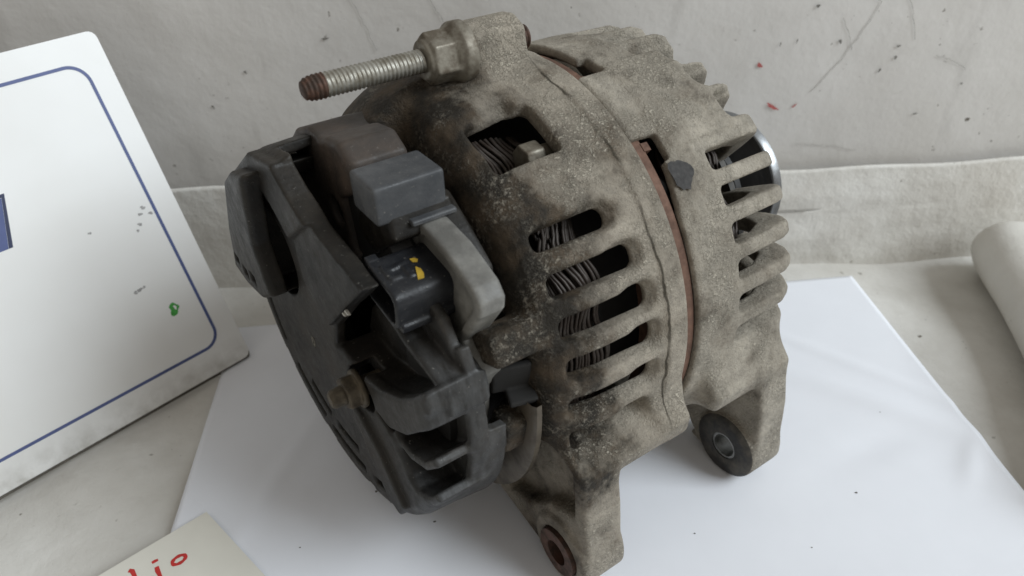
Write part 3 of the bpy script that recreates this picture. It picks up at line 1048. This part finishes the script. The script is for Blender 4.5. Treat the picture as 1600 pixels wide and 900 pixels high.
# the ring that joins the slat tips, and a black stain
sub(lathe('bearing_plate', [(46.4, 41), (48.7, 41), (48.7, 46.5), (46.4, 46.5)], M_BUSHD, front, n=72, closed=True), front)
V, Fq = [], []
rr_ = random.Random(12)
for k in range(22):
    a = 2 * math.pi * k / 22
    w = 1 + 0.10 * math.sin(3 * a + 1) + 0.08 * math.sin(5 * a + 2) + rr_.uniform(-.09, .09)
    V.append((8.8 + 3.9 * w * math.cos(a), 43.9 + 3.6 * w * math.sin(a)))
V.append((9.6, 43.6))
V = [(x * MM, -70.45 * math.cos(math.radians(p)) * MM, 70.45 * math.sin(math.radians(p)) * MM) for x, p in V]
sub(mesh_obj('dark_stain', V, [(k, (k + 1) % 22, 22) for k in range(22)], M_STAIN, front), front)

# ---------------------------------------------------------------- stator, windings, rotor
lift(lathe('stator_core', [(-7, 56), (-7, 66.9), (-1.0, 66.9), (-0.9, 67.7), (3.2, 67.7), (3.4, 67.4), (3.4, 58)], M_RUST, alt, n=120))
for a, b, r_ in ((54.4, 52.2, 67.9), (-13.5, -16, 67.9), (79.0, 77.4, 67.6)):
    V = []
    for aa in (a, b):
        for x_, r1 in ((3.0, r_ - 2.5), (3.0, r_), (5.6, r_ - 0.3), (5.6, r_ - 2.5)):
            V.append((x_ * MM, -r1 * math.cos(math.radians(aa)) * MM, r1 * math.sin(math.radians(aa)) * MM))
    lift(mesh_obj('core_clamp', V, [(0, 1, 2, 3), (7, 6, 5, 4), (0, 4, 5, 1), (1, 5, 6, 2), (2, 6, 7, 3), (3, 7, 4, 0)], M_RUST, alt, False))

V, Fq = [], []
r = random.Random(3)
for side in (-1, 1):
    for layer in (0, 1):
        for i in range(12):
            x0_ = ((-20.5 - i * 1.22) if side < 0 else (20.0 + i * 1.3)) + r.uniform(-.5, .5)
            ph0, am, wl_ = r.uniform(-.25, .25), r.uniform(0.9, 1.5), 0.30
            pts = []
            for a in np.arange(-32, (80 if side < 0 else 75), 2.2):
                k_ = math.sin(a * wl_ + ph0 + layer * 1.6)
                ra = 56.2 - 2.0 * layer + 1.3 * math.cos(a * wl_ * 0.7 + i * 0.2) - 0.02 * (i - 5) ** 2
                x = x0_ + am * k_ + (0.7 * math.sin(a * 0.11 + i * 0.9))
                ph = math.radians(a)
                pts.append((x * MM, -ra * math.cos(ph) * MM, ra * math.sin(ph) * MM))
            tube(V, Fq, pts, 0.62 * MM, 6)
wind = lift(mesh_obj('stator_winding', V, Fq, M_WIRE, alt))
wind['kind'] = 'stuff'
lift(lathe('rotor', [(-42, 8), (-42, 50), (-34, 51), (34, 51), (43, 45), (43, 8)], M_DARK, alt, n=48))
lift(lathe('shaft', [(-46, 0), (-46, 8), (96, 8), (96, 0)], M_NUT, alt, n=24))

# bearing nose and the small belt pulley: dark grooved drum with a polished outer edge
sub(lathe('bearing_nose', [(47, 41), (49.5, 38), (52, 26), (60, 20), (66, 18.5), (66, 8)], M_FRONT, front, n=60), front)
pul = lift(lathe('pulley', [(68, 9), (68.5, 22), (70, 25.6), (72, 26.2), (73, 25)] + [(74 + 1.2 * i, 25.2 if i % 2 else 23.0) for i in range(11)] + [(87, 24), (87.8, 26.6), (92.2, 26.8), (92.4, 12)], M_PULLEY, alt, n=96))
sub(lathe('polished_edge', [(88.0, 26.4), (88.2, 27.0), (88.8, 27.3), (92.0, 27.3), (92.5, 26.8), (92.5, 25.5)], M_RIM, pul, n=110, closed=True), pul)

# ---------------------------------------------------------------- bushes
lathe('mounting_bush', [(-46.3, 4.3), (-46.3, 8.2), (-28.6, 8.2), (-28.6, 4.3)], M_BUSH, rear, EAR[0], EAR[1], 40, True)
lathe('mounting_bush', [(28.2, 5.2), (28.0, 6.4), (28.1, 11.2), (29.0, 12.3), (30, 12.3), (30, 5.2)], M_BUSHD, front, EAR[0], EAR[1], 44, True)
lathe('bush_bore', [(28.6, 5.15), (43.8, 5.15), (43.8, 4.3), (28.6, 4.3)], M_BORE, front, EAR[0], EAR[1], 36, True)

# ---------------------------------------------------------------- top stud and flange nut
stud = lift(threaded('threaded_stud', -74.0, -24, 3.35, 1.2, BY, BZ, M_ZINC, alt, 3.5))
tip = threaded('rusty_tip', -74.2, -68.2, 3.42, 1.2, BY, BZ, M_BUSH, stud, 4.2)
tip['label'] = 'rusty rounded tip of the stud'
threaded('stud_end', -10.0, -5.4, 3.7, 1.35, BY, BZ, M_BUSH, stud)
g = Grid((-46, BY - 13, BZ - 13), (-22, BY + 13, BZ + 13), 0.4)
g.add(fhex(BY, BZ, 12.6, -38.6, -29.5, 12, True, 0.5))
g.add(lambda X, Y, Z: np.maximum(ext(np.hypot(Y - BY, Z - BZ) - 8.6, X, -31.5, -26.0, 0.8), (np.hypot(Y - BY, Z - BZ) - 8.7) * 0.75 + (-29.6 - X) * 0.66), 1.2)
g.add(fcyl(BY, BZ, 5.6, -39.8, -37, 0.7), 0.8)
lift(g.build('flange_nut', M_NUT, alt))

# bolt head glimpsed through the top window
g = Grid((-44, 8, 40), (-18, 40, 66), 0.45)
g.add(fhex(26.5, 54, 8.0, -28, -22, 20, True, 0.4))
g.add(fcyl(26.5, 54, 2.8, -24, -16, 0.3))
lift(g.build('winding_bolt', M_NUT, alt))
# slanted copper lead behind it
V, Fq = [], []
for dz in (0, 2.2, 4.2):
    tube(V, Fq, [(x * MM, -(30 + 4 * t - dz * 0.7) * MM, (49 - 6 * t + dz) * MM) for t, x in zip(np.linspace(0, 1, 6), np.linspace(-42, -28, 6))], 1.0 * MM, 7)
wl = lift(mesh_obj('winding_lead', V, Fq, M_BUSH, alt))
wl['kind'] = 'stuff'

# ---------------------------------------------------------------- rear cover (black plastic), its face leans a little
SH = 0.055


def strip(pts, w):
    """outline of a band of width w along a polyline"""
    L_, R_ = [], []
    for i, p in enumerate(pts):
        a, b = pts[max(i - 1, 0)], pts[min(i + 1, len(pts) - 1)]
        dx, dy = b[0] - a[0], b[1] - a[1]
        m = math.hypot(dx, dy)
        nx, ny = -dy / m * w / 2, dx / m * w / 2
        L_.append((p[0] + nx, p[1] + ny))
        R_.append((p[0] - nx, p[1] - ny))
    return L_ + R_[::-1]


class CoverGrid(Grid):
    def xyz(s, q):
        X, Y, Z = Grid.xyz(s, q)
        return X - SH * Y, Y, Z


def shear(box):
    return ((box[0][0] - 5, *box[0][1:]), (box[1][0] + 5, *box[1][1:])) if box else None


class CG(CoverGrid):
    def add(s, f, k=0.0, box=None):
        Grid.add(s, f, k, shear(box))

    def cut(s, f, k=0.0, box=None):
        Grid.cut(s, f, k, shear(box))


def frev3(P):
    """revolved outline that accepts a sheared x"""
    P = np.array(P, float)
    xs = np.arange(-104, -44, 0.25, dtype=np.float32)
    rs = np.arange(0, 100, 0.25, dtype=np.float32)
    T = poly(P, xs[:, None], rs[None, :])

    def f(X, Y, Z):
        X = X + 0 * Y + 0 * Z
        R = np.hypot(Y, Z) + 0 * X
        a, b = (X + 104) / 0.25, R / 0.25
        i, j = np.clip(a.astype(np.int32), 0, len(xs) - 2), np.clip(b.astype(np.int32), 0, len(rs) - 2)
        u, v = np.clip(a - i, 0, 1), np.clip(b - j, 0, 1)
        return (T[i, j] * (1 - u) + T[i + 1, j] * u) * (1 - v) + (T[i, j + 1] * (1 - u) + T[i + 1, j + 1] * u) * v
    return f


g = CG((-93, -64, -64), (-56, 68, 64), 0.52)
# end plate and side wall
g.add(frev3([(-83.0, 0), (-83.0, 56.5), (-82, 59), (-79.5, 60), (-66.5, 60.6), (-66.5, 57.8), (-78.4, 57.0), (-79.3, 55), (-79.3, 0)]))
g.add(both(frev3([(-70, 57.6), (-70, 60.6), (-61.5, 61.4), (-61.5, 58.6)]), fsector(-150, 1.0)), 0.4)
# no side wall where the regulator shows
g.cut(both(fsector(30, 104), lambda X, Y, Z: 52 - np.hypot(Y, Z) + 0 * X, lambda X, Y, Z: -79.6 - X + 0 * Y + 0 * Z), 0.3)
# band by the hood and the raised field on the plate
g.add(fpoly([(-40, 43), (-22, 55.5), (2, 59.5), (5, 55), (14, 49), (-3, 36), (-12, 43), (-20, 46.5), (-33, 36)], -86.2, -80, 1.2), 1.0, ((-96, -50, 25), (-70, 25, 64)))
g.add(fpoly([(-4, 35.5), (12, 48), (30, 46.5), (40, 43.5), (24, 27), (9, 12), (-4, 22)], -84.6, -80, 0.8), 0.6)
# straight upper edge of the plate
g.cut(fpoly([(-7, 72), (-3.8, 57.5), (4, 52), (14, 46.5), (36, 41.2), (62, 45), (40, 72)], -104, -60, 0), 0.8)
# round hole beside the hood
g.cut(fcyl(-29, 19, 15.5, -104, -70, 0), 1.2)
# opening above, where the regulator shows
g.cut(both(fsector(26, 47), lambda X, Y, Z: 34 - np.hypot(Y, Z) + 0 * X), 0.8)
# sunken bowl under the plug
BOWL = [(41, 43), (24.5, 27.6), (10.5, 12.5), (7.0, 3), (10, -0.5), (22, 1.5), (34, 4.5), (45, 10.0), (53, 16.5), (57.2, 21), (54, 28)]
g.cut(fpoly(BOWL, -104, -70, 0), 1.2)
g.add(fpoly([(36, 38), (22, 26), (8, 12), (4, 2), (6, -7), (36, -6), (54, 10), (57, 16), (48, 32)], -70.5, -67.5, 0.6), 0.8)
# curved lip under the bowl
g.add(fpoly([(7, 3), (10, -4), (24, -5), (35, -6.5), (46, -1), (53, 6.5), (59.0, 14.5), (57.5, 20), (53, 16), (45, 9.4), (34, 4), (21, 1)], -82.6, -64, 1.6), 1.0)
# cheek wall to the right of the bowl, curling inwards
g.add(fpoly(strip([(58.6, 11), (57.6, 15), (54.5, 18.6), (49, 20.6), (41, 22.5), (33, 27), (26, 30)], 3.0), -77, -64.5, 1.2), 0.8)
# two outlet pockets with scooped vanes
g.cut(fpoly([(28, -7.5), (36, -8.5), (46, -3.0), (54, 5), (68, 17), (68, -26), (58, -19), (47.5, -24.5), (43, -22), (38, -12)], -104, -71.8, 0), 1.2)
for pl in ([(36.5, -9.5), (39, -11.6), (45, -12.4), (53, -9.4), (59.0, -3.0)], [(38.0, -12), (40.4, -18), (43.0, -23.2), (47.6, -26.0), (53.5, -24.0), (57.8, -18.0)]):
    g.add(fpoly(strip(pl, 2.6), -82.2, -66, 0.9), 1.2)
# floors of the pockets
g.add(both(frev3([(-70.0, 30), (-70.0, 58), (-67.5, 58), (-67.5, 30)]), fsector(-30, 16)), 0.6)
# thick dark rib beside the pockets
g.add(fpoly([(13, -13), (20, -15), (29, -22), (41, -38), (37, -45), (30, -43), (22, -32)], -85.0, -78, 1.2), 0.8)
# louvre slots in the lower left of the plate
for ph, w_, ra_, rb_ in ((-92, 24, 49, 52.5), (-124, 22, 49, 52.5), (-90, 15, 41, 44.5), (-116, 14, 41, 44.5), (-158, 20, 50, 53), (-64, 12, 50, 53)):
    g.cut(fslot(ph, w_, -104, -70, ra_, rb_, 0.8), 0.6)
for ph in (-78, -107, -140, -172):
    g.cut(fslot(ph, 7.0, -104, -76, 56.0, 62.0, 0.6), 0.4)
# cut-out round the terminal stud
g.cut(fcyl(20, -5.5, 7.5, -104, -76), 0.8)
cover = lift(g.build('rear_cover', M_BLACK, alt))
cover['label'] = 'round black plastic cover over the terminal end'
for y, z, s in ((26.0, 27.5, 0.9), (23.8, 25.6, 0.7), (-4.0, 49.0, 0.5)):
    x = -84.75 + SH * y
    sub(mesh_obj('paint_chip', [((x + dx) * MM, -(y + dy * s) * MM, (z + dz * s) * MM) for dx in (-.1, .6) for dy, dz in ((-1.6, -.3), (-.2, -.6), (1.7, .1), (.6, .6), (-.9, .5))],
                 [(0, 1, 2, 3, 4), (9, 8, 7, 6, 5)] + [(k, 5 + k, 5 + (k + 1) % 5, (k + 1) % 5) for k in range(5)], M_PALE, cover, False), cover)
# small square moulding mark on the plate
for (y0, z0, y1, z1) in ((-13.5, -7.0, -11.0, -6.4), (-13.5, -10.0, -11.0, -9.4), (-13.5, -10.0, -12.9, -6.4), (-11.6, -10.0, -11.0, -6.4)):
    x = -83.15 + SH * -12
    c8 = [(x + dx, y, z) for dx in (0, .5) for y, z in ((y0, z0), (y1, z0), (y1, z1), (y0, z1))]
    sub(mesh_obj('moulded_mark', [(a * MM, -b * MM, c * MM) for a, b, c in c8], [(0, 1, 2, 3), (7, 6, 5, 4), (0, 4, 5, 1), (1, 5, 6, 2), (2, 6, 7, 3), (3, 7, 4, 0)], M_MARK, cover, False), cover)

# hood over the battery terminal
g = Grid((-97, -68, -8), (-68, -8, 58), 0.6)
g.add(fpoly([(-37.5, 42), (-27, 49), (-14, 53), (-18, 40), (-21, 27), (-15.5, 11), (-28, 3), (-45, -1.4), (-60, -1.5), (-51.5, 19.4)], -92.5, -70, 1.8))
g.cut(fpoly([(-30, 8), (-12, 8), (-8, 50), (-22, 46), (-34, 30)], -86.5, -60, 0), 0.6)
for yy, zz in ((-52, 5.5), (-43, 5.0), (-34, 7.5)):
    g.cut(fbox((-92.5, yy, zz), (2.6, 2.8, 2.0), 0.4), 0.3)
lift(g.build('terminal_hood', M_BLACK, alt))

# regulator cap: drum with a flat rear face and a screw hole
g = Grid((-77, -40, 4), (-46, 34, 72), 0.6)
g.add(fpoly([(-30, 38), (-26, 49), (-17, 56.0), (-3, 62.5), (6, 64.0), (12.5, 60.5), (14, 54), (13, 45.5), (9, 33.5), (2.5, 24), (-8, 14), (-20, 22)], -71.0, -54, 2.0))
g.add(fpoly([(-38, 48), (-29, 55.5), (-17, 60.5), (-6, 60.0), (0, 54), (-8, 46), (-20, 40)], -70.5, -52, 1.4), 1.0)
g.cut(fcyl(-3.5, 39.5, 4.0, -80, -65.5, 0), 0.8)
g.cut(fpoly([(2, 46), (12, 52), (20, 40), (12, 30), (4, 30)], -80, -68.4, 0), 1.5)
lift(g.build('regulator_cap', M_CAP, alt))

# block beside it
g = Grid((-77, 12, 46), (-48, 36, 66), 0.4)
g.add(fbox((-63.2, 23.4, 56.4), (9.8, 6.9, 5.2), 1.0))
g.add(fbox((-58.5, 25.4, 50.4), (6.4, 7.4, 0.8), 0.3), 0.4)
lift(g.build('regulator_block', M_GREY, alt))
g = Grid((-76, -2, 8), (-46, 58, 62), 0.6)
g.add(fpoly([(6, 20), (12, 50), (26, 53), (36, 47), (46, 40), (47, 24), (36, 16)], -59, -50, 1.5))
g.add(fpoly([(8, 40), (14, 54), (30, 53.5), (32, 47), (18, 36)], -70, -52, 1.0), 1.0)
lift(g.build('regulator_body', M_BLACK, alt))

# shield plate behind the plug
g = Grid((-70, 16, -12), (-46, 64, 58), 0.5)
SHP = [(24, 46), (31, 49.7), (43.5, 48.0), (55.5, 43.3), (58.4, 39.8), (57.8, 36), (49.0, 23.0), (53.2, 20), (55.4, 14.7), (52.8, 8.6), (46.5, 6.5), (42, 18), (28, 28)]
g.add(fpoly(SHP, -62.5, -54.6, 1.3))
g.add(fpoly([(46.8, 9), (52.0, 8.5), (50.0, -7.5), (46, -7)], -60.5, -56.5, 0.6), 0.6)
g.cut(fpoly([(27, 44), (33, 46.6), (43, 45.2), (53, 41.2), (55, 38.6), (54.5, 36.4), (46.5, 24), (40, 20), (30, 30)], -80, -61.3, 0.0), 0.6)
lift(g.build('plug_shield', M_SHIELD, alt))

# plug socket: a hollow rounded box along the shaft
CP = (35.6, 36.0)
g = Grid((-84, 22, 24), (-56, 56, 54), 0.4)
ra = -9


def tubebox(hy, hz, x0, x1, rr):
    ca, sa = math.cos(math.radians(ra)), math.sin(math.radians(ra))

    def f(X, Y, Z):
        y, z = ca * (Y - CP[0]) + sa * (Z - CP[1]), -sa * (Y - CP[0]) + ca * (Z - CP[1])
        a, b = np.abs(y) - hy + rr, np.abs(z) - hz + rr
        d = np.sqrt(np.maximum(a, 0) ** 2 + np.maximum(b, 0) ** 2) + np.minimum(np.maximum(a, b), 0) - rr
        return ext(d, X, x0, x1, 0.5)
    return f


def onplug(y, z):
    ca, sa = math.cos(math.radians(ra)), math.sin(math.radians(ra))
    return (CP[0] + ca * y - sa * z, CP[1] + sa * y + ca * z)


g.add(tubebox(8.7, 5.8, -77.2, -58, 3.2))
c_ = onplug(8.1, -4.6)
g.add(fbox((-67.0, c_[0], c_[1]), (9.2, 1.5, 1.2), 0.4, rx=ra), 0.3)
for yy, xx, hx, hy in ((-1.0, -74.4, 0.9, 2.6), (1.8, -73.4, 1.7, 0.7), (-1.6, -72.6, 1.4, 0.7), (1.2, -69.6, 0.9, 2.2), (-2.0, -70.0, 1.4, 0.7)):
    c_ = onplug(yy, 5.8)
    g.add(fbox((xx, c_[0], c_[1]), (hx, hy, 0.55), 0.2, rx=ra), 0.3)
c_ = onplug(-7.6, 5.2)
g.add(fbox((-75.4, c_[0], c_[1]), (1.6, 1.2, 0.9), 0.3, rx=ra), 0.3)
g.cut(tubebox(7.3, 4.4, -99, -64, 2.4), 0.4)
plug = lift(g.build('plug_socket', M_PLUG, alt))
plug['label'] = 'rectangular plug socket with a yellow paint dab'


def dab(pts):
    V = []
    for h in (5.6, 5.98):
        for x, y in pts:
            c = onplug(y, h)
            V.append((x * MM, -c[0] * MM, c[1] * MM))
    n = len(pts)
    return mesh_obj('paint_dab', V, [tuple(range(n, 2 * n)), tuple(range(n))[::-1]] + [(k, (k + 1) % n, n + (k + 1) % n, n + k) for k in range(n)], M_YELLOW, plug, False)


dab([(-67.5, 0.6), (-66.7, 1.8), (-66.9, 3.8), (-67.6, 5.2), (-69.2, 5.0), (-68.5, 3.2), (-68.0, 1.8)])
dab([(-67.4, -2.6), (-66.2, -2.4), (-65.6, -1.5), (-66.3, -0.7), (-67.3, -1.2)])
for k in (-4, 0, 4):
    c_ = onplug(k, 0)
    lathe('contact_pin', [(-74, 0), (-74, 0.5), (-73.4, 0.9), (-64, 0.9), (-64, 0)], M_BRASS, plug, c_[0], c_[1], 10)

# terminal stud with nut
TY, TZ = 20.0, -4.5
ts = lift(lathe('terminal_stud', [(-91.2, 0), (-91.2, 2.2), (-90.4, 2.9), (-86, 3.0), (-70, 3.0), (-70, 0)], M_BRASS, alt, TY, TZ, 24))
g = Grid((-91, TY - 12, TZ - 12), (-74, TY + 14, TZ + 12), 0.4)
g.add(fhex(TY, TZ, 9.4, -87.0, -82.6, 8, True, 0.5))
g.add(fcyl(TY, TZ, 6.0, -83.2, -81.4, 0.4), 0.4)
sub(g.build('hex_nut', M_BRASS, ts), ts)

# rectifier plate and dark core in the gap between housing and cover
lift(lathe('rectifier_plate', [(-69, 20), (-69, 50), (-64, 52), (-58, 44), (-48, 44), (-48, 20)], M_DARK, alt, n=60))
